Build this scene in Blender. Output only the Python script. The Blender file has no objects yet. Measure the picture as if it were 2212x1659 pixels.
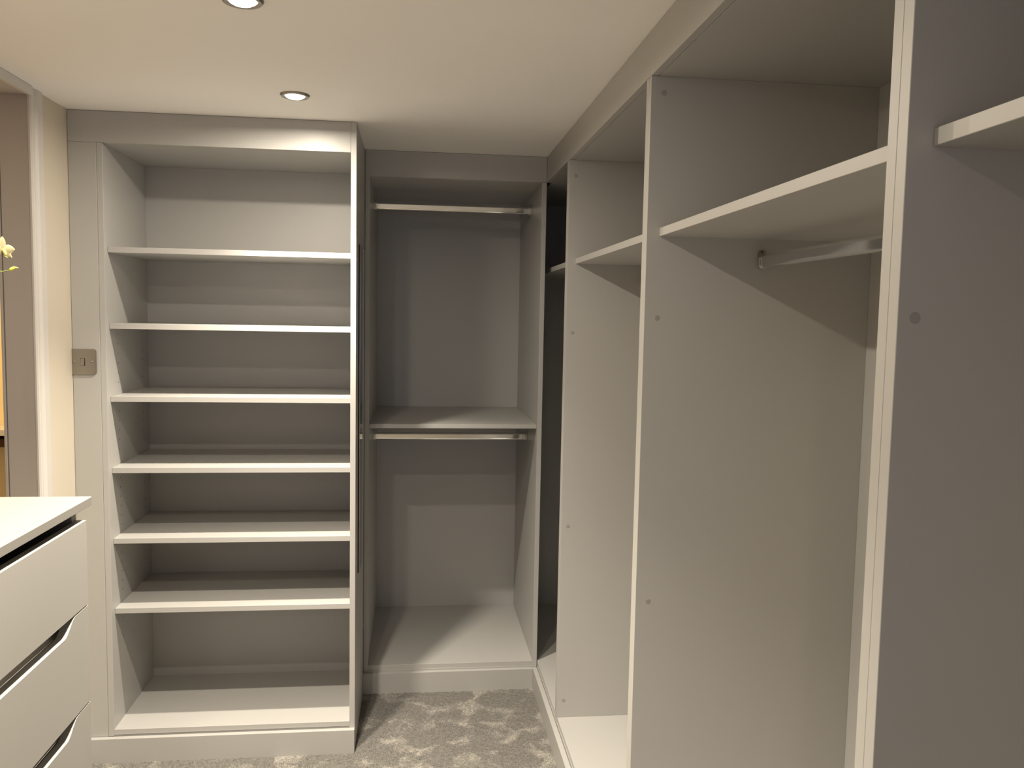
import bpy, bmesh, math, random
from mathutils import Vector, Matrix
random.seed(7)
sc = bpy.context.scene
COL = sc.collection

# ---------------------------------------------------------------- camera
def make_camera():
    H, yaw, pitch, roll, f = 1.491, .1156, -.0797, .0184, 1788.1
    fw = Vector((math.sin(yaw)*math.cos(pitch), math.cos(yaw)*math.cos(pitch), math.sin(pitch)))
    r = Vector((math.cos(yaw), -math.sin(yaw), 0)); u = r.cross(fw)
    c, s = math.cos(roll), math.sin(roll)
    r2, u2 = c*r + s*u, -s*r + c*u
    cam = bpy.data.cameras.new('camera'); o = bpy.data.objects.new('camera', cam); COL.objects.link(o)
    m = Matrix.Identity(4)
    for i in range(3):
        m[i][0], m[i][1], m[i][2] = r2[i], u2[i], -fw[i]
    m[0][3], m[1][3], m[2][3] = 0, 0, H
    o.matrix_world = m
    cam.sensor_fit = 'HORIZONTAL'; cam.sensor_width = 36; cam.lens = f/2212*36
    cam.clip_start = .02; cam.clip_end = 60
    sc.camera = o
make_camera()

# ---------------------------------------------------------------- world, exposure, lamps
w = bpy.data.worlds.new('cool_fill_sky'); sc.world = w; w.use_nodes = True  # unseen cool sky, added as fill through the near wall opening
WORLD_STRENGTH = 1.8
w.node_tree.nodes['Background'].inputs[0].default_value = (.55, .66, 1, 1)
w.node_tree.nodes['Background'].inputs[1].default_value = WORLD_STRENGTH
sc.view_settings.view_transform = 'Standard'; sc.view_settings.look = 'None'
sc.view_settings.gamma = 1; sc.view_settings.exposure = .17; sc.view_settings.use_curve_mapping = False
sc.cycles.use_denoising = True
sc.cycles.max_bounces = 10; sc.cycles.diffuse_bounces = 8; sc.cycles.glossy_bounces = 5
sc.cycles.caustics_reflective = False; sc.cycles.caustics_refractive = False
sc.cycles.sample_clamp_indirect = 6

ZC = 2.112                                   # ceiling height
LX = -.35                                    # the row of downlights
LY = [2.469, 1.752, 1.04, -1.09]
LAMP_W = 8.2
LAMP_COL = (1, .885, .72)
BEAM_W = 142
def lamp(name, x, y, z, power, col, size, spread=174):
    L = bpy.data.lights.new(name, 'AREA'); L.shape = 'DISK'; L.size = size
    L.energy = power; L.color = col; L.spread = math.radians(spread)
    o = bpy.data.objects.new(name, L); COL.objects.link(o); o.location = (x, y, z)
    return o
for y in LY:
    lamp('downlight_glow', LX, y, ZC-.0130, LAMP_W, LAMP_COL, .044)
    L = bpy.data.lights.new('downlight_beam', 'SPOT'); L.energy = BEAM_W; L.color = LAMP_COL
    L.spot_size = math.radians(100); L.spot_blend = .7; L.shadow_soft_size = .022
    o = bpy.data.objects.new('downlight_beam', L); COL.objects.link(o); o.location = (LX, y, ZC-.0135)
hl = lamp('hall_lamp_glow', -1.9, 2.7, 2.05, 14, (1, .72, .36), .12)

# ---------------------------------------------------------------- materials
def mat(name, col, rough=.5, metal=0, spec=.5, bump=None, var=None):
    m = bpy.data.materials.new(name); m.use_nodes = True
    nt = m.node_tree; b = nt.nodes['Principled BSDF']
    b.inputs['Base Color'].default_value = (*col, 1)
    b.inputs['Roughness'].default_value = rough
    b.inputs['Metallic'].default_value = metal
    b.inputs['Specular IOR Level'].default_value = spec
    tc = nt.nodes.new('ShaderNodeTexCoord')
    if var:
        sc_, amt = var
        n = nt.nodes.new('ShaderNodeTexNoise'); n.inputs['Scale'].default_value = sc_; n.inputs['Detail'].default_value = 3
        nt.links.new(tc.outputs['Object'], n.inputs['Vector'])
        mx = nt.nodes.new('ShaderNodeMix'); mx.data_type = 'RGBA'
        mx.inputs['A'].default_value = (*[c*(1-amt) for c in col], 1)
        mx.inputs['B'].default_value = (*[min(1, c*(1+amt)) for c in col], 1)
        nt.links.new(n.outputs['Fac'], mx.inputs['Factor']); nt.links.new(mx.outputs['Result'], b.inputs['Base Color'])
    if bump:
        sc_, st, dist = bump
        n = nt.nodes.new('ShaderNodeTexNoise'); n.inputs['Scale'].default_value = sc_; n.inputs['Detail'].default_value = 4
        nt.links.new(tc.outputs['Object'], n.inputs['Vector'])
        bp = nt.nodes.new('ShaderNodeBump'); bp.inputs['Strength'].default_value = st; bp.inputs['Distance'].default_value = dist
        nt.links.new(n.outputs['Fac'], bp.inputs['Height']); nt.links.new(bp.outputs['Normal'], b.inputs['Normal'])
    return m
M = {}
M['board'] = mat('light_grey_melamine', (.455, .45, .438), .42, var=(9, .012), bump=(900, .04, .0004))
M['chest'] = mat('satin_grey_lacquer', (.335, .325, .306), .38, var=(6, .01))
M['edge'] = mat('cream_grey_edging', (.225, .215, .198), .55)
M['ceiling'] = mat('matt_white_ceiling_paint', (.93, .915, .895), .9, bump=(60, .05, .002))
M['cream'] = mat('cream_wall_paint', (.60, .545, .455), .8, bump=(160, .08, .001))
M['lining'] = mat('satin_greige_door_paint', (.48, .44, .405), .45)
M['white'] = mat('white_eggshell_trim', (.62, .595, .57), .4)
M['hall'] = mat('warm_hall_paint', (.80, .68, .42), .8)
M['chrome'] = mat('polished_chrome', (.80, .80, .79), .09, metal=1)
M['steel'] = mat('brushed_steel', (.36, .335, .30), .34, metal=1, bump=(300, .03, .0003))
M['trough'] = mat('satin_grey_handle_channel', (.74, .71, .67), .3, metal=.1)
M['cap'] = mat('grey_cover_cap', (.33, .322, .31), .55)
M['hole'] = mat('drilled_hole_shadow_brown', (.10, .09, .08), .9)
M['mirror'] = mat('silvered_glass', (.84, .87, .86), .012, metal=1)
M['black'] = mat('black_mirror_edge', (.006, .006, .007), .3)
M['seam'] = mat('dark_joint_filler', (.25, .22, .19), .9)
M['petal'] = mat('ivory_petal', (.66, .60, .37), .5)
M['throat'] = mat('yellow_green_throat', (.70, .62, .15), .5)
M['bud'] = mat('lime_bud', (.50, .52, .09), .45)
M['stem'] = mat('green_stem', (.22, .26, .08), .5)
M['leaf'] = mat('dark_green_leaf', (.05, .13, .03), .35)
M['pot'] = mat('white_ceramic', (.85, .84, .80), .2)
M['moss'] = mat('dry_moss', (.16, .13, .07), .95, bump=(120, .6, .01))
M['brown'] = mat('dark_brown_wood', (.07, .028, .012), .5)
def emis(name, col, st):
    m = bpy.data.materials.new(name); m.use_nodes = True
    nt = m.node_tree; b = nt.nodes['Principled BSDF']
    b.inputs['Base Color'].default_value = (.9, .9, .88, 1)
    b.inputs['Emission Color'].default_value = (*col, 1); b.inputs['Emission Strength'].default_value = st
    return m
M['lens'] = emis('glowing_lamp_lens', (1, .93, .80), 14)
def glass_mat():
    m = bpy.data.materials.new('added_window_glass'); m.use_nodes = True
    nt = m.node_tree; nt.nodes.clear()
    o = nt.nodes.new('ShaderNodeOutputMaterial'); mx = nt.nodes.new('ShaderNodeMixShader')
    t = nt.nodes.new('ShaderNodeBsdfTransparent'); g = nt.nodes.new('ShaderNodeBsdfGlossy'); g.inputs['Roughness'].default_value = .01
    fr = nt.nodes.new('ShaderNodeFresnel'); fr.inputs['IOR'].default_value = 1.45
    nt.links.new(fr.outputs[0], mx.inputs[0]); nt.links.new(t.outputs[0], mx.inputs[1]); nt.links.new(g.outputs[0], mx.inputs[2])
    nt.links.new(mx.outputs[0], o.inputs[0]); return m
M['glass'] = glass_mat()
def carpet_mat():
    m = bpy.data.materials.new('grey_saxony_carpet'); m.use_nodes = True
    nt = m.node_tree; b = nt.nodes['Principled BSDF']; L = nt.links.new
    b.inputs['Roughness'].default_value = 1; b.inputs['Specular IOR Level'].default_value = .15
    b.inputs['Sheen Weight'].default_value = .25; b.inputs['Sheen Roughness'].default_value = .5
    tc = nt.nodes.new('ShaderNodeTexCoord')
    def noise(s, d, r, dist=0):
        n = nt.nodes.new('ShaderNodeTexNoise'); n.inputs['Scale'].default_value = s; n.inputs['Detail'].default_value = d
        n.inputs['Roughness'].default_value = r; n.inputs['Distortion'].default_value = dist
        L(tc.outputs['Object'], n.inputs['Vector']); return n
    def ramp(src, a, b_, ca, cb):
        r = nt.nodes.new('ShaderNodeValToRGB'); r.color_ramp.elements[0].position = a; r.color_ramp.elements[1].position = b_
        r.color_ramp.elements[0].color = (*ca, 1); r.color_ramp.elements[1].color = (*cb, 1)
        L(src.outputs['Fac'], r.inputs['Fac']); return r
    big = ramp(noise(8.6, 5, .62, .35), .50, .64, (.168, .160, .148), (.37, .352, .322))     # brushed pile patches
    mid = ramp(noise(70, 4, .75), .34, .66, (.70, .70, .70), (1.22, 1.22, 1.21))
    fine = ramp(noise(270, 2, .8), .38, .62, (.52, .52, .52), (1.50, 1.48, 1.44))
    m1 = nt.nodes.new('ShaderNodeMix'); m1.data_type = 'RGBA'; m1.blend_type = 'MULTIPLY'; m1.inputs['Factor'].default_value = 1
    m2 = nt.nodes.new('ShaderNodeMix'); m2.data_type = 'RGBA'; m2.blend_type = 'MULTIPLY'; m2.inputs['Factor'].default_value = 1
    L(big.outputs[0], m1.inputs['A']); L(mid.outputs[0], m1.inputs['B'])
    L(m1.outputs['Result'], m2.inputs['A']); L(fine.outputs[0], m2.inputs['B'])
    L(m2.outputs['Result'], b.inputs['Base Color'])
    bp = nt.nodes.new('ShaderNodeBump'); bp.inputs['Strength'].default_value = .8; bp.inputs['Distance'].default_value = .004
    L(noise(380, 3, .7).outputs['Fac'], bp.inputs['Height']); L(bp.outputs['Normal'], b.inputs['Normal'])
    return m
M['carpet'] = carpet_mat()

# ---------------------------------------------------------------- mesh helpers
class MB:
    def __init__(s): s.bm = bmesh.new(); s.mats = []
    def mi(s, m):
        if m not in s.mats: s.mats.append(m)
        return s.mats.index(m)
    def box(s, x0, x1, y0, y1, z0, z1, m='board', bev=.0006):
        b = bmesh.new(); bmesh.ops.create_cube(b, size=1)
        for v in b.verts:
            v.co = Vector(((x0+x1)/2+v.co.x*(x1-x0), (y0+y1)/2+v.co.y*(y1-y0), (z0+z1)/2+v.co.z*(z1-z0)))
        if bev: bmesh.ops.bevel(b, geom=b.edges[:], offset=bev, segments=1, affect='EDGES')
        s.merge(b, m)
    def merge(s, b, m, smooth=False):
        i = s.mi(m); mp = {}
        for v in b.verts: mp[v] = s.bm.verts.new(v.co)
        for f in b.faces:
            try:
                n = s.bm.faces.new([mp[v] for v in f.verts]); n.material_index = i; n.smooth = smooth
            except ValueError: pass
        b.free()
    def prism(s, pts, axis, a0, a1, m, bev=0, smooth=False):
        """pts: outline in the plane across `axis` ('x': (y,z), 'y': (x,z), 'z': (x,y)), pulled from a0 to a1"""
        b = bmesh.new()
        def P(p, a): return Vector({'x': (a, p[0], p[1]), 'y': (p[0], a, p[1]), 'z': (p[0], p[1], a)}[axis])
        lo = [b.verts.new(P(p, a0)) for p in pts]; hi = [b.verts.new(P(p, a1)) for p in pts]
        n = len(pts); b.faces.new(lo[::-1]); b.faces.new(hi)
        for i in range(n): b.faces.new([lo[i], lo[(i+1) % n], hi[(i+1) % n], hi[i]])
        bmesh.ops.recalc_face_normals(b, faces=b.faces[:])
        if bev: bmesh.ops.bevel(b, geom=[e for e in b.edges], offset=bev, segments=2, affect='EDGES', clamp_overlap=True)
        s.merge(b, m, smooth)
    def lathe(s, prof, m, center=(0, 0, 0), seg=32, axis='z', smooth=True):
        b = bmesh.new(); rings = []
        for (r, h) in prof:
            ring = []
            for k in range(seg):
                a = 2*math.pi*k/seg; c, d = r*math.cos(a), r*math.sin(a)
                p = {'z': (c, d, h), 'x': (h, c, d), 'y': (c, h, d)}[axis]
                ring.append(b.verts.new(Vector(p)+Vector(center)))
            rings.append(ring)
        for A, B in zip(rings, rings[1:]):
            for k in range(seg): b.faces.new([A[k], A[(k+1) % seg], B[(k+1) % seg], B[k]])
        if prof[0][0] > 1e-5: b.faces.new(rings[0][::-1])
        if prof[-1][0] > 1e-5: b.faces.new(rings[-1])
        bmesh.ops.remove_doubles(b, verts=b.verts[:], dist=1e-6)
        bmesh.ops.recalc_face_normals(b, faces=b.faces[:])
        s.merge(b, m, smooth)
    def tube(s, pts, r, m, seg=8):
        b = bmesh.new(); rings = []; pts = [Vector(p) for p in pts]
        for i, p in enumerate(pts):
            t = (pts[min(i+1, len(pts)-1)]-pts[max(i-1, 0)]).normalized()
            a = t.orthogonal().normalized() if i == 0 else (a0 - t*a0.dot(t)).normalized()
            a0 = a; c = t.cross(a); rr = r[i] if isinstance(r, (list, tuple)) else r
            rings.append([b.verts.new(p+(a*math.cos(2*math.pi*k/seg)+c*math.sin(2*math.pi*k/seg))*rr) for k in range(seg)])
        for A, B in zip(rings, rings[1:]):
            for k in range(seg): b.faces.new([A[k], A[(k+1) % seg], B[(k+1) % seg], B[k]])
        b.faces.new(rings[0][::-1]); b.faces.new(rings[-1])
        s.merge(b, m, True)
    def build(s, name, parent=None, origin=None, **tags):
        me = bpy.data.meshes.new(name)
        o = bpy.data.objects.new(name, me); COL.objects.link(o)
        if parent is not None:
            pw = WORLD[parent.name]; o.parent = parent
        else: pw = Vector((0, 0, 0))
        if origin is None:
            vs = [v.co for v in s.bm.verts]
            origin = Vector([(min(v[i] for v in vs)+max(v[i] for v in vs))/2 for i in range(3)])
        origin = Vector(origin)
        for v in s.bm.verts: v.co -= origin
        s.bm.normal_update(); s.bm.to_mesh(me); s.bm.free()
        for m in s.mats: me.materials.append(M[m])
        o.location = origin-pw; WORLD[o.name] = origin
        for k, v in tags.items(): o[k] = v
        return o
WORLD = {}
def thing(name, loc, label, cat, group=None):
    o = bpy.data.objects.new(name, None); COL.objects.link(o); o.location = loc; o.empty_display_size = .05
    WORLD[o.name] = Vector(loc); o['label'] = label; o['category'] = cat
    if group: o['group'] = group
    return o
def part(name, parent, *boxes, m='board', bev=.0006, **tags):
    b = MB()
    for q in boxes: b.box(*q, m=m, bev=bev)
    return b.build(name, parent, **tags)
def solo(name, box, label, cat, group=None, m='board', bev=.0006):
    b = MB(); b.box(*box, m=m, bev=bev); o = b.build(name); o['label'] = label; o['category'] = cat
    if group: o['group'] = group
    return o
def struct(name, boxes, m, bev=0, parent=None):
    b = MB()
    for q in boxes: b.box(*q, m=m, bev=bev)
    o = b.build(name, parent)
    if parent is None: o['kind'] = 'structure'
    return o

# ---------------------------------------------------------------- setting
XL, XW, YB, YN = -1.086, 1.04, 3.91, -2.3     # left wall face, right wall, back wall, near wall
# carpet: a real pile relief
def carpet():
    b = bmesh.new()
    bmesh.ops.create_grid(b, x_segments=220, y_segments=400, size=.5)
    x0, x1, y0, y1 = -1.2, .56, 1.4, 3.25
    for v in b.verts:
        v.co = Vector((x0+(v.co.x+.5)*(x1-x0), y0+(v.co.y+.5)*(y1-y0), random.uniform(0, .0045)))
    for f in b.faces: f.smooth = True
    B = MB(); B.merge(b, 'carpet', True)
    B.box(-1.2, XW, YN, 1.4, -.03, .002, 'carpet', 0); B.box(.56, XW, 1.4, YB, -.03, .002, 'carpet', 0); B.box(-1.2, .56, 3.25, YB, -.03, .002, 'carpet', 0)
    B.box(-1.2, .56, 1.4, 3.25, -.03, -.004, 'carpet', 0)
    o = B.build('floor'); o['kind'] = 'structure'
carpet()
struct('ceiling', [(-2.7, XW+.1, YN-.1, YB+.1, ZC, ZC+.05)], 'ceiling')
DY0, DY1, DZ = 1.73, 2.508, 2.0885            # doorway in the left wall
WT = .09
struct('wall_left', [(XL-WT, XL, YN, DY0-.0125, 0, ZC), (XL-WT, XL, DY1+.0125, YB, 0, ZC), (XL-WT, XL, DY0-.0125, DY1+.0125, DZ+.0125, ZC)], 'cream')
struct('wall_back', [(-2.7, XW+.1, YB, YB+.1, 0, ZC)], 'cream')
struct('wall_right', [(XW, XW+.1, YN, YB, 0, ZC)], 'cream')
wx0, wx1, wz0, wz1 = -.75, .55, .9, 1.9
struct('wall_near', [(-2.7, wx0, YN-.1, YN, 0, ZC), (wx1, XW+.1, YN-.1, YN, 0, ZC), (wx0, wx1, YN-.1, YN, 0, wz0), (wx0, wx1, YN-.1, YN, wz1, ZC)], 'cream')
win = struct('added_fill_window', [(wx0, wx0+.05, YN-.07, YN-.02, wz0, wz1), (wx1-.05, wx1, YN-.07, YN-.02, wz0, wz1), (wx0, wx1, YN-.07, YN-.02, wz0, wz0+.05), (wx0, wx1, YN-.07, YN-.02, wz1-.05, wz1), ((wx0+wx1)/2-.02, (wx0+wx1)/2+.02, YN-.07, YN-.02, wz0+.05, wz1-.05)], 'white', .001)  # unseen window, added behind the camera to let in cool fill light
struct('pane', [(wx0+.05, wx1-.05, YN-.048, YN-.043, wz0+.05, wz1-.05)], 'glass', 0, win)
struct('added_window_sill', [(wx0-.03, wx1+.03, YN-.02, YN+.06, wz0-.025, wz0)], 'white', .002, win)
struct('wall_hall', [(-2.7, -2.6, YN, YB, 0, ZC)], 'hall')
# end wall of the hall, warm lit, seen through the doorway
struct('wall_hall_end', [(-2.6, XL-WT, 3.3, 3.36, 0, ZC)], 'hall')
b = MB(); b.box(-2.6, XL-WT-.11, YN, YB, -.03, .002, 'carpet', 0); b.build('floor_hall')['kind'] = 'structure'
# door lining: far jamb, near jamb, head
ln = MB()
for (ya, yb) in ((DY1, DY1+.012), (DY0-.012, DY0)):
    ln.box(XL-.077, XL+.0, ya, yb, 0, DZ, 'lining', .0005)
    ln.box(XL-.088, XL-.081, ya, yb, 0, DZ, 'lining', .0005)
    ln.box(XL-.083, XL-.075, ya+(.003 if ya == DY1 else 0), yb-(0 if ya == DY1 else .003), 0, DZ, 'seam', 0)
ln.box(XL-.088, XL, DY0-.012, DY1+.012, DZ, DZ+.012, 'lining', .0005)
ln.build('door_1')['kind'] = 'structure'
# architraves with a bead towards the opening
def archi(name, s, y):
    prof = [(XL, y), (XL+.005, y), (XL+.0095, y+s*.003), (XL+.0105, y+s*.009), (XL+.0085, y+s*.016), (XL+.003, y+s*.019), (XL+.003, y+s*.034), (XL+.0085, y+s*.044), (XL+.009, y+s*.074), (XL, y+s*.076)]
    b = MB(); b.prism(prof, 'z', 0, ZC-.001, 'white'); b.build(name)['kind'] = 'structure'
archi('trim_1', 1, DY1-.002); archi('trim_2', -1, DY0+.002)
b = MB(); b.box(XL, XL+.014, DY0+.003, DY1-.003, DZ-.002, ZC-.001, 'white', .001); b.build('trim_3')['kind'] = 'structure'
struct('baseboard_left', [(XL, XL+.015, DY1+.067, 2.75, 0, .12), (XL, XL+.015, YN, .8, 0, .12)], 'white', .001)
struct('baseboard_near', [(XL+.015, XW, YN, YN+.015, 0, .12)], 'white', .001)

# ---------------------------------------------------------------- downlights
dl = ['recessed chrome-rimmed ceiling downlight nearest the tall shelving', 'recessed chrome-rimmed ceiling downlight cut by the top edge of the photo',
      'recessed ceiling downlight over the chest of drawers, out of the photo', 'recessed ceiling downlight furthest from the shelving']
for i, y in enumerate(LY):
    t = thing('ceiling_downlight', (LX, y, ZC), dl[i], 'ceiling light', 'recessed downlights in a row along the ceiling')
    b = MB(); b.lathe([(.029, -.003), (.032, -.0062), (.038, -.006), (.0415, -.001), (.0415, 0), (.029, 0), (.029, -.003)], 'steel', (LX, y, ZC), 48)
    b.build('bezel', t)
    b = MB(); b.lathe([(0, -.0115), (.010, -.011), (.020, -.0088), (.026, -.0055), (.0285, -.002), (.029, 0)], 'lens', (LX, y, ZC), 40); b.build('lamp_lens', t, label='glowing white lens')

# ---------------------------------------------------------------- shared cabinet numbers
T = .018
ZP, ZB, ZT = .085, .110, 2.014               # plinth top, cabinet floor, opening top
def pins(b, x, s, ys, z0=.62, z1=1.42, skip=()):
    z = z0
    while z < z1:
        if not any(abs(z-q) < .022 for q in skip):
            for y in ys:
                b.lathe([(.0024, 0), (.0024, s*.0003), (0, s*.0003)], 'hole', (x, y, z), 8, 'x', False)
        z += .032

# ---- A: tall open shelving
YA, YAB = 2.77, 3.185
AL, AR, ARo = -.983, -.2163, -.1983
SH = [1.694, 1.450, 1.214, .980, .745, .5095]
A = thing('shelving_unit', ((AL+AR)/2, YA, 0), 'tall pale grey open shelving with six shelves beside the light switch', 'shelves')
b = MB(); b.box(AL-T, AL, YA+.0015, YAB+T, ZP, ZT); pins(b, AL, 1, (2.874, 3.12), .39, 1.43, SH); b.build('side_panel', A)
b = MB(); b.box(AR, ARo, YA, YAB+T, 0, ZC-.001); pins(b, AR, -1, (2.874, 3.12), .39, 1.43, SH); b.build('side_panel', A)
part('base_panel', A, (AL, AR, YA+.001, YAB, ZB-.002-.018, ZB-.002))
part('base_rail', A, (XL+.001, AR, YA+.003, YA+T, ZP-.04, ZB-.021))
part('top_panel', A, (AL-T, AR, YA+T, YAB+T, ZT, ZT+T))
part('back_panel', A, (AL, AR, YAB, YAB+.012, ZP, ZT))
part('infill_panel', A, (XL+.001, AL-T-.0006, YA, YA+T, ZP, ZT))
for z in SH: part('shelf', A, (AL+.0006, AR-.0006, YA+.029, YAB-.006, z-T, z))
solo('fascia_board', (XL+.001, AR-.0005, YA, YA+T-.001, ZT+.0005, ZC-.001), 'pale grey fascia board above the tall shelving, bright under the downlight', 'fascia board', 'fascia boards under the ceiling')
solo('plinth_board', (XL+.001, ARo, YA-T, YA-.0005, .0, ZP), 'pale grey plinth board at the foot of the tall shelving', 'plinth', 'plinth boards at floor level')
# mirror on its side
m = thing('wall_mirror', (ARo, 2.99, .58), 'tall narrow black-edged mirror fixed to the side of the shelving', 'mirror')
b = MB(); b.prism([(2.880, .590), (3.107, .590), (3.107, 1.7305), (2.880, 1.7305)], 'x', ARo+.0003, ARo+.0045, 'black'); b.build('backing', m, label='black edge')
b = MB(); b.prism([(2.8812, .5912), (3.1058, .5912), (3.1058, 1.7293), (2.8812, 1.7293)], 'x', ARo+.0045, ARo+.006, 'mirror'); b.build('mirror_glass', m)

# light switch on the infill
sx, sz = -1.0535, 1.3265
m = thing('light_switch', (sx, YA, sz), 'square brushed steel light switch beside the tall shelving', 'light switch')
def rrect(cx, cz, w, h, r, n=5):
    o = []
    for (qx, qz, a0) in ((1, 1, 0), (-1, 1, 90), (-1, -1, 180), (1, -1, 270)):
        for k in range(n+1):
            a = math.radians(a0+90*k/n); o.append((cx+qx*(w/2-r)+r*math.cos(a), cz+qz*(h/2-r)+r*math.sin(a)))
    return o
b = MB(); b.prism(rrect(sx, sz, .060, .080, .004), 'y', YA-.0035, YA-.0002, 'steel')
SW = .0815
b = MB(); b.prism(rrect(sx, sz, SW, SW, .008), 'y', YA-.0045, YA-.0003, 'steel', .0007); b.build('face_plate', m)
b = MB(); b.prism(rrect(sx, sz, .0145, .0245, .001), 'y', YA-.0050, YA-.0044, 'black'); b.build('switch_surround', m, label='black gap around the rocker')
b = MB(); b.prism([(YA-.0048, sz-.0115), (YA-.0048, sz+.0112), (YA-.0056, sz+.0112), (YA-.0085, sz-.0115)], 'x', sx-.006, sx+.0058, 'steel', .0004); b.build('rocker', m)
for dx in (-.027, .027):
    b = MB(); b.lathe([(.0030, 0), (.0030, -.0012), (.0022, -.0018), (0, -.0019)], 'steel', (sx+dx, YA-.0044, sz), 16, 'y')
    b.box(sx+dx-.0022, sx+dx+.0022, YA-.0066, YA-.0062, sz-.0004, sz+.0004, 'black', 0); b.build('screw', m)

# ---- hanging rails
def oval(cx, cz, w, h, n=20):
    return [(cx+w/2*math.cos(2*math.pi*k/n), cz+h/2*math.sin(2*math.pi*k/n)) for k in range(n)]
def stadium(cx, cz, w, h, n=8):
    r = w/2; o = []
    for k in range(n+1): a = math.pi*k/n; o.append((cx+r*math.cos(a), cz+(h/2-r)+r*math.sin(a)))
    for k in range(n+1): a = math.pi+math.pi*k/n; o.append((cx+r*math.cos(a), cz-(h/2-r)+r*math.sin(a)))
    return o
def hang_rail(parent, axis, a0, a1, c, z, h=.030):
    """oval rail along x or y between two panels, with an end socket on each"""
    b = MB(); b.prism(stadium(c, z, .015, h), 'x' if axis == 'x' else 'y', a0+.003, a1-.003, 'chrome', smooth=False)
    r = b.build('hanging_rail', parent, label='chrome oval rail')
    for e, s in ((a0, 1), (a1, -1)):
        q0, q1 = sorted((e, e+s*.0025)); q2, q3 = sorted((e+s*.0025, e+s*.014))
        b = MB()
        b.prism(stadium(c, z+.0045, .0185, h+.013), axis, q0, q1, 'steel')
        n = 8; U = []
        for k in range(n+1): a = math.pi+math.pi*k/n; U.append((c+.0108*math.cos(a), z-(h/2-.0078)+.0108*math.sin(a)))
        for k in range(n, -1, -1): a = math.pi+math.pi*k/n; U.append((c+.0079*math.cos(a), z-(h/2-.0078)+.0079*math.sin(a)))
        U = [(c-.0108, z+.008)]+U[:n+1]+[(c+.0108, z+.008), (c+.0079, z+.008)]+U[n+1:]+[(c-.0079, z+.008)]
        b.prism(U, axis, q2, q3, 'chrome')
        o_ = (e+s*.0026, c, z+h/2+.006) if axis == 'x' else (c, e+s*.0026, z+h/2+.006)
        b.lathe([(.0026, 0), (.0026, s*.0003), (0, s*.0004)], 'hole', o_, 12, axis)
        b.build('rail_bracket', r)
    return r

# ---- B: double hanging wardrobe in the alcove
YBf, YBb = 3.214, 3.882
BL, BR = -.180, .4768
W = thing('open_wardrobe', ((BL+BR)/2, YBf, 0), 'narrow open wardrobe in the alcove with two chrome hanging rails', 'wardrobe')
part('side_panel', W, (ARo+.0005, BL, YBf, YBb, ZP, ZT))
part('side_panel', W, (BR, .4948, YBf, YBb, ZP, ZT))
part('base_panel', W, (BL, BR, YBf+.002, YBb, ZB-T, ZB))
part('base_rail', W, (BL, BR, YBf+.001, YBf+T, ZP-.04, ZB-T-.0003))
part('top_panel', W, (ARo+.0005, .4948, YBf+T, YBb, ZT, ZT+T))
part('back_panel', W, (ARo+.0005, .4948, YBb, YBb+.012, ZP, ZT+T))
part('shelf', W, (BL+.0005, BR-.0005, YBf+.021, YBb-.001, 1.070-.0165, 1.070))
hang_rail(W, 'x', BL, BR, 3.50, 1.941); hang_rail(W, 'x', BL, BR, 3.50, .985)
solo('fascia_board', (ARo+.0005, .4945, YBf, YBf+T-.001, ZT+.0005, ZC-.001), 'pale grey fascia board above the alcove wardrobe, in shade', 'fascia board', 'fascia boards under the ceiling')
solo('plinth_board', (ARo+.0005, BR, YBf-T, YBf-.0005, 0, ZP), 'pale grey plinth board at the foot of the alcove wardrobe', 'plinth', 'plinth boards at floor level')

# ---- right run
XR, XB = .495, 1.014
G1, G2, G3 = (2.7350, 2.7735), (1.7745, 1.8125), (.8100, .8460)
GE = (-.180, -.144)
ZS = 1.692
def caps(parent, y, zs, x=.5185):
    for z in zs:
        b = MB(); b.lathe([(.0062, .0002), (.0062, -.00025), (.0058, -.0003), (0, -.0003)], 'cap', (x, y, z), 24, 'y')
        b.build('cover_cap', parent)
def right_unit(name, y0, y1, label, capz, railc, far_y1=None, capx=.5185, shelf_y1=None):
    """open wardrobe on the right wall between its two own side panels (y0 near, y1 far)"""
    W = thing(name, (XR, (y0+y1)/2, 0), label, 'wardrobe', 'open wardrobes along the right wall')
    part('side_panel', W, (XR, XB, y0, y0+T, ZP, ZT))
    far = part('side_panel', W, (XR if far_y1 is None else .4952, XB, y1-T, y1, ZP, ZT))
    part('base_panel', W, (XR+.002, XB, y0+T, y1-T, ZB-T, ZB))
    part('base_rail', W, (XR+.001, XR+T, y0+T, min(y1-T, YBf-.001), ZP-.04, ZB-T-.0003))
    part('top_panel', W, (XR+T, XB, y0, y1, ZT, ZT+T))
    part('back_panel', W, (XB, XB+.012, y0, y1, ZP, ZT+T))
    part('shelf', W, (XR+.0285, XB-.0005, y0+T+.0004, y1-T-.0004, ZS-T, ZS))
    if railc: hang_rail(W, 'y', y0+T, y1-T, .757, 1.625)
    caps(far, y1-T, capz, capx)
    return W
mid = lambda g: (g[0]+g[1])/2
right_unit('open_wardrobe', mid(G1)+.0002, YBb, 'open wardrobe in the dark corner on the right wall, almost hidden', (), True, far_y1=1)
right_unit('open_wardrobe', mid(G2)+.0002, mid(G1)-.0002, 'narrow-looking open wardrobe second from the corner on the right wall', (1.9615, 1.4447, .7857, .1711), True)
right_unit('open_wardrobe', mid(G3)+.0002, mid(G2)-.0002, 'wide open wardrobe on the right wall with its chrome rail in view', (1.979, 1.4965, .8593, .19), True, capx=.5240)
right_unit('open_wardrobe', mid(GE)+.0002, mid(G3)-.0002, 'nearest open wardrobe at the right edge of the photo', (1.4985,), True, capx=.5142)
solo('fascia_board', (XR, XR+T-.001, mid(GE), YBf-.0005, ZT+.0005, ZC-.001), 'long pale grey fascia board above the right-hand wardrobes', 'fascia board', 'fascia boards under the ceiling')
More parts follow.
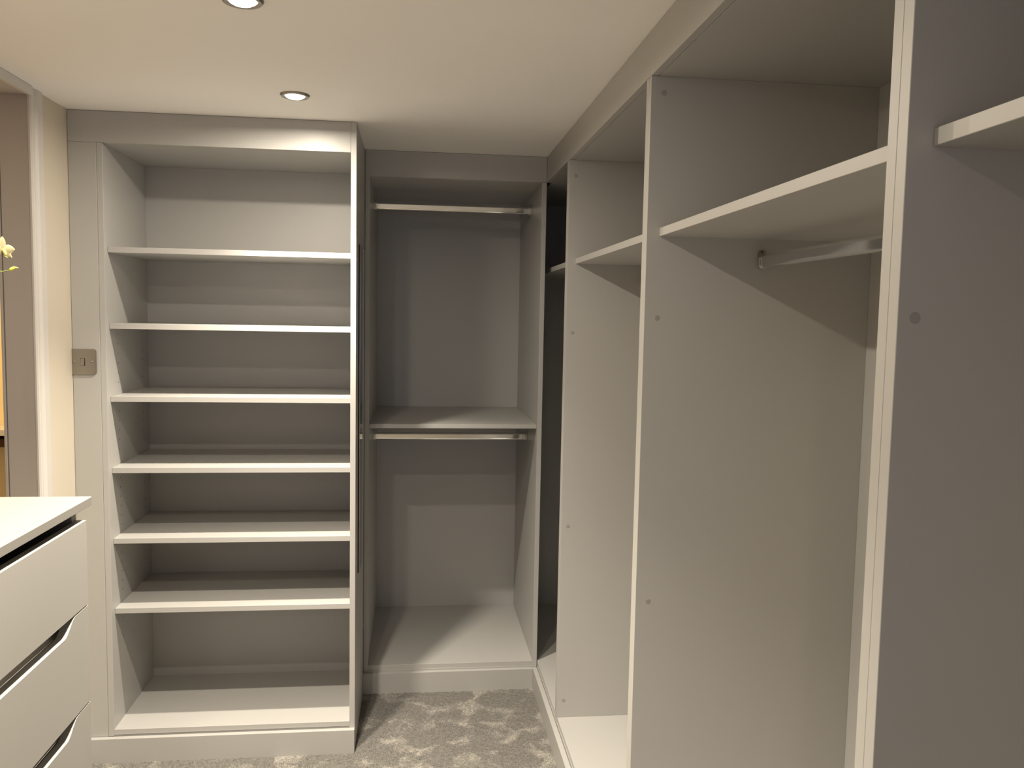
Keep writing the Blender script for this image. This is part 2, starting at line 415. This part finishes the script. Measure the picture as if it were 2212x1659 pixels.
solo('plinth_board', (XR-T, XR-.0005, mid(GE), YBf-.0005, 0, ZP), 'long pale grey plinth board under the right-hand wardrobes', 'plinth', 'plinth boards at floor level')

# ---------------------------------------------------------------- chest of drawers
CY0, CY1, CX, CT = .86, 1.624, -.6185, 1.134
K = thing('chest_of_drawers', (-.86, 1.25, 0), 'pale grey chest of drawers with scooped handle cut-outs by the left wall', 'chest of drawers')
CB = XL+.018
part('side_panel', K, (CB, CX-.0185, CY1-T, CY1, 0, CT-.0185), m='chest')
part('side_panel', K, (CB, CX-.0185, CY0, CY0+T, 0, CT-.0185), m='chest')
part('back_panel', K, (CB, CB+.006, CY0+T, CY1-T, .06, CT-.0185), m='chest')
part('plinth', K, (CX-.06, CX-.045, CY0+T, CY1-T, 0, .075), m='chest')
part('worktop', K, (CB, CX+.0005, CY0-.027, CY1+.027, CT-.0168, CT), m='edge', bev=.0010)
tops = [(1.0945, .9325), (.9295, .7420), (.7390, .5520), (.5490, .3620), (.3590, .0800)]
for i, (zt, zb) in enumerate(tops):
    d = MB()
    if i == 0: pts = [(CY0, zb), (CY1, zb), (CY1, zt), (CY0, zt)]
    else:
        pts = [(CY0, zb), (CY1, zb), (CY1, zt)]
        def scoop(e, s):
            o = []
            for k in range(15):
                u = k/14; yy = e-s*(.058+.050*u); z = zt-.0262*(u*u*(3-2*u)); o.append((yy, z))
            return o
        pts += scoop(CY1, 1) + scoop(CY0, -1)[::-1] + [(CY0, zt)]
    d.prism(pts, 'x', CX-T, CX, 'chest')
    dr = d.build('drawer', K)
    b = MB()
    b.box(CB+.03, CX-T-.001, CY0+.032, CY0+.044, zb+.015, zt-.075, 'chest', 0); b.box(CB+.03, CX-T-.001, CY1-.044, CY1-.032, zb+.015, zt-.075, 'chest', 0)
    b.box(CB+.03, CX-T-.001, CY0+.044, CY1-.044, zb+.015, zb+.025, 'chest', 0); b.box(CB+.03, CB+.042, CY0+.044, CY1-.044, zb+.025, zt-.075, 'chest', 0)
    b.build('drawer_box', dr)
    if i:
        n = 14; R_ = .0165; cz = zt-.0115; cx = CX-T-.001; o = []
        for k in range(n+1): a = math.radians(80)-math.radians(160)*k/n; o.append((cx-R_*math.cos(a), cz+R_*math.sin(a)))
        for k in range(n, -1, -1): a = math.radians(80)-math.radians(160)*k/n; o.append((cx-(R_+.0015)*math.cos(a), cz+(R_+.0015)*math.sin(a)))
        b = MB(); b.prism(o, 'y', CY0+.03, CY1-.030, 'trough', smooth=True); b.build('handle_channel', dr, label='curved grey metal finger channel')

# ---------------------------------------------------------------- orchid on the chest
O = thing('potted_orchid', (-.80, 1.30, CT), 'cream orchid on the chest, only one flower and a bud in view', 'plant')
px, py = -.80, 1.30
b = MB(); b.lathe([(0, 0), (.034, 0), (.038, .004), (.047, .075), (.0485, .08), (.044, .08), (.040, .066), (0, .066)], 'pot', (px, py, CT+.0005), 36); b.build('pot', O)
b = MB(); b.lathe([(.0405, .066), (.037, .071), (.02, .074), (0, .075)], 'moss', (px, py, CT), 20); b.build('moss', O)
def leaf(ang, L, wd, lift):
    bm_ = bmesh.new(); n, mm = 12, 4; g = []
    for i in range(n+1):
        u = i/n; r = L*u; z = lift*math.sin(u*2.2)-.02*u*u; ww = wd*math.sin(math.pi*min(1, .12+u*.88))**.6
        row = []
        for j in range(-mm, mm+1):
            v = j/mm; d = Vector((math.cos(ang), math.sin(ang), 0)); sdir = Vector((-d.y, d.x, 0))
            row.append(bm_.verts.new(Vector((px, py, CT+.072))+d*(.004+r)+sdir*(v*ww/2)+Vector((0, 0, z+abs(v)*.006))))
        g.append(row)
    for i in range(n):
        for j in range(2*mm): bm_.faces.new([g[i][j], g[i][j+1], g[i+1][j+1], g[i+1][j]])
    bmesh.ops.solidify(bm_, geom=bm_.faces[:], thickness=.0018)
    B = MB(); B.merge(bm_, 'leaf', True); B.build('leaf', O)
for a, L, wd, li in ((2.6, .12, .045, .035), (5.4, .10, .042, .03), (3.9, .11, .045, .045), (.5, .09, .04, .04)): leaf(a, L, wd, li)
# stem
S = [(px, py, CT+.07), (px-.008, py+.005, CT+.18), (px-.006, py+.01, CT+.30), (px+.012, py+.03, CT+.40), (px+.045, py+.055, CT+.445), (px+.085, py+.078, CT+.447), (px+.12, py+.092, CT+.428)]
def smooth(P, n=6):
    P = [Vector(p) for p in P]; out = []
    for i in range(len(P)-1):
        p0, p1, p2, p3 = P[max(0, i-1)], P[i], P[i+1], P[min(len(P)-1, i+2)]
        for k in range(n):
            t = k/n; out.append(.5*((2*p1)+(-p0+p2)*t+(2*p0-5*p1+4*p2-p3)*t*t+(-p0+3*p1-3*p2+p3)*t**3))
    return out+[P[-1]]
b = MB(); b.tube(smooth(S), .0018, 'stem'); b.build('flower_stem', O)
b = MB(); b.tube(smooth([(px+.10, py+.085, CT+.438), (px+.125, py+.095, CT+.424), (px+.146, py+.10, CT+.4155), (px+.1535, py+.10, CT+.4163), (px+.160, py+.10, CT+.4173)]), .0008, 'stem'); b.build('bud_stalk', O)
def petal(bm, c, ang, L, wd, curl, N, U, m, mb):
    """petal from centre c, pointing at angle ang in the flower plane (N normal, U up)"""
    Rr = U.cross(N).normalized(); d = (Rr*math.cos(ang)+U*math.sin(ang)); sd = N.cross(d).normalized()
    q = bmesh.new(); n, mm = 10, 4; g = []
    for i in range(n+1):
        u = i/n; ww = wd*max(.12, math.sin(math.pi*(.06+.90*u))**.75); row = []
        for j in range(-mm, mm+1):
            v = j/mm; row.append(q.verts.new(c+d*(L*u)+sd*(v*ww/2)+N*(curl*u*u-abs(v)**2*.0018)))
        g.append(row)
    for i in range(n):
        for j in range(2*mm): q.faces.new([g[i][j], g[i][j+1], g[i+1][j+1], g[i+1][j]])
    bmesh.ops.solidify(q, geom=q.faces[:], thickness=.0004)
    mb.merge(q, m, True)
def flower(c, N, U, s):
    N = N.normalized(); U = (U-N*U.dot(N)).normalized(); b = MB()
    for a, L, wd, cu in ((90, 24, 13, -3), (210, 24, 13, -2), (330, 24, 13, -2), (10, 23, 18, 1), (170, 23, 18, 1)):
        petal(None, c, math.radians(a), L*s/1000, wd*s/1000, cu*s/1000, N, U, 'petal', b)
    f = b.build('flower', O)
    b = MB(); b.tube([c, c+N*.004*s-U*.002*s, c+N*.009*s-U*.007*s, c+N*.006*s-U*.012*s], [.0022*s, .003*s, .0022*s, .0008*s], 'throat'); b.build('flower_lip', f)
flower(Vector((-.6475, 1.397, 1.583)), Vector((.85, -.50, -.1)), Vector((.1, 0, 1)), .84)
flower(Vector((-.725, 1.365, 1.595)), Vector((.2, -1, -.1)), Vector((-.2, 0, 1)), .95)
flower(Vector((-.770, 1.34, 1.560)), Vector((.5, -1, .1)), Vector((.1, 0, 1)), 1.0)
b = MB(); b.tube(smooth([(-.6400, 1.40, 1.5512), (-.6372, 1.40, 1.5528), (-.634, 1.40, 1.5546), (-.6305, 1.40, 1.5557), (-.6262, 1.40, 1.5553)], 4), [.0010, .0018, .0024, .0028, .0030, .0031, .0031, .0030, .0029, .0027, .0024, .0020, .0016, .0012, .0008, .0005, .0003], 'bud', 10); b.build('flower_bud', O, label='yellow-green bud')

# ---------------------------------------------------------------- hall glimpse
solo('wall_ledge', (-1.75, -1.18, 3.17, 3.299, 1.030, 1.052), 'cream ledge glimpsed in the warm hall through the doorway', 'ledge', m='white')
solo('wooden_bar', (-1.60, -1.20, 3.19, 3.298, .985, 1.015), 'dark brown wooden bar under the ledge in the hall', 'wooden bar', m='brown')
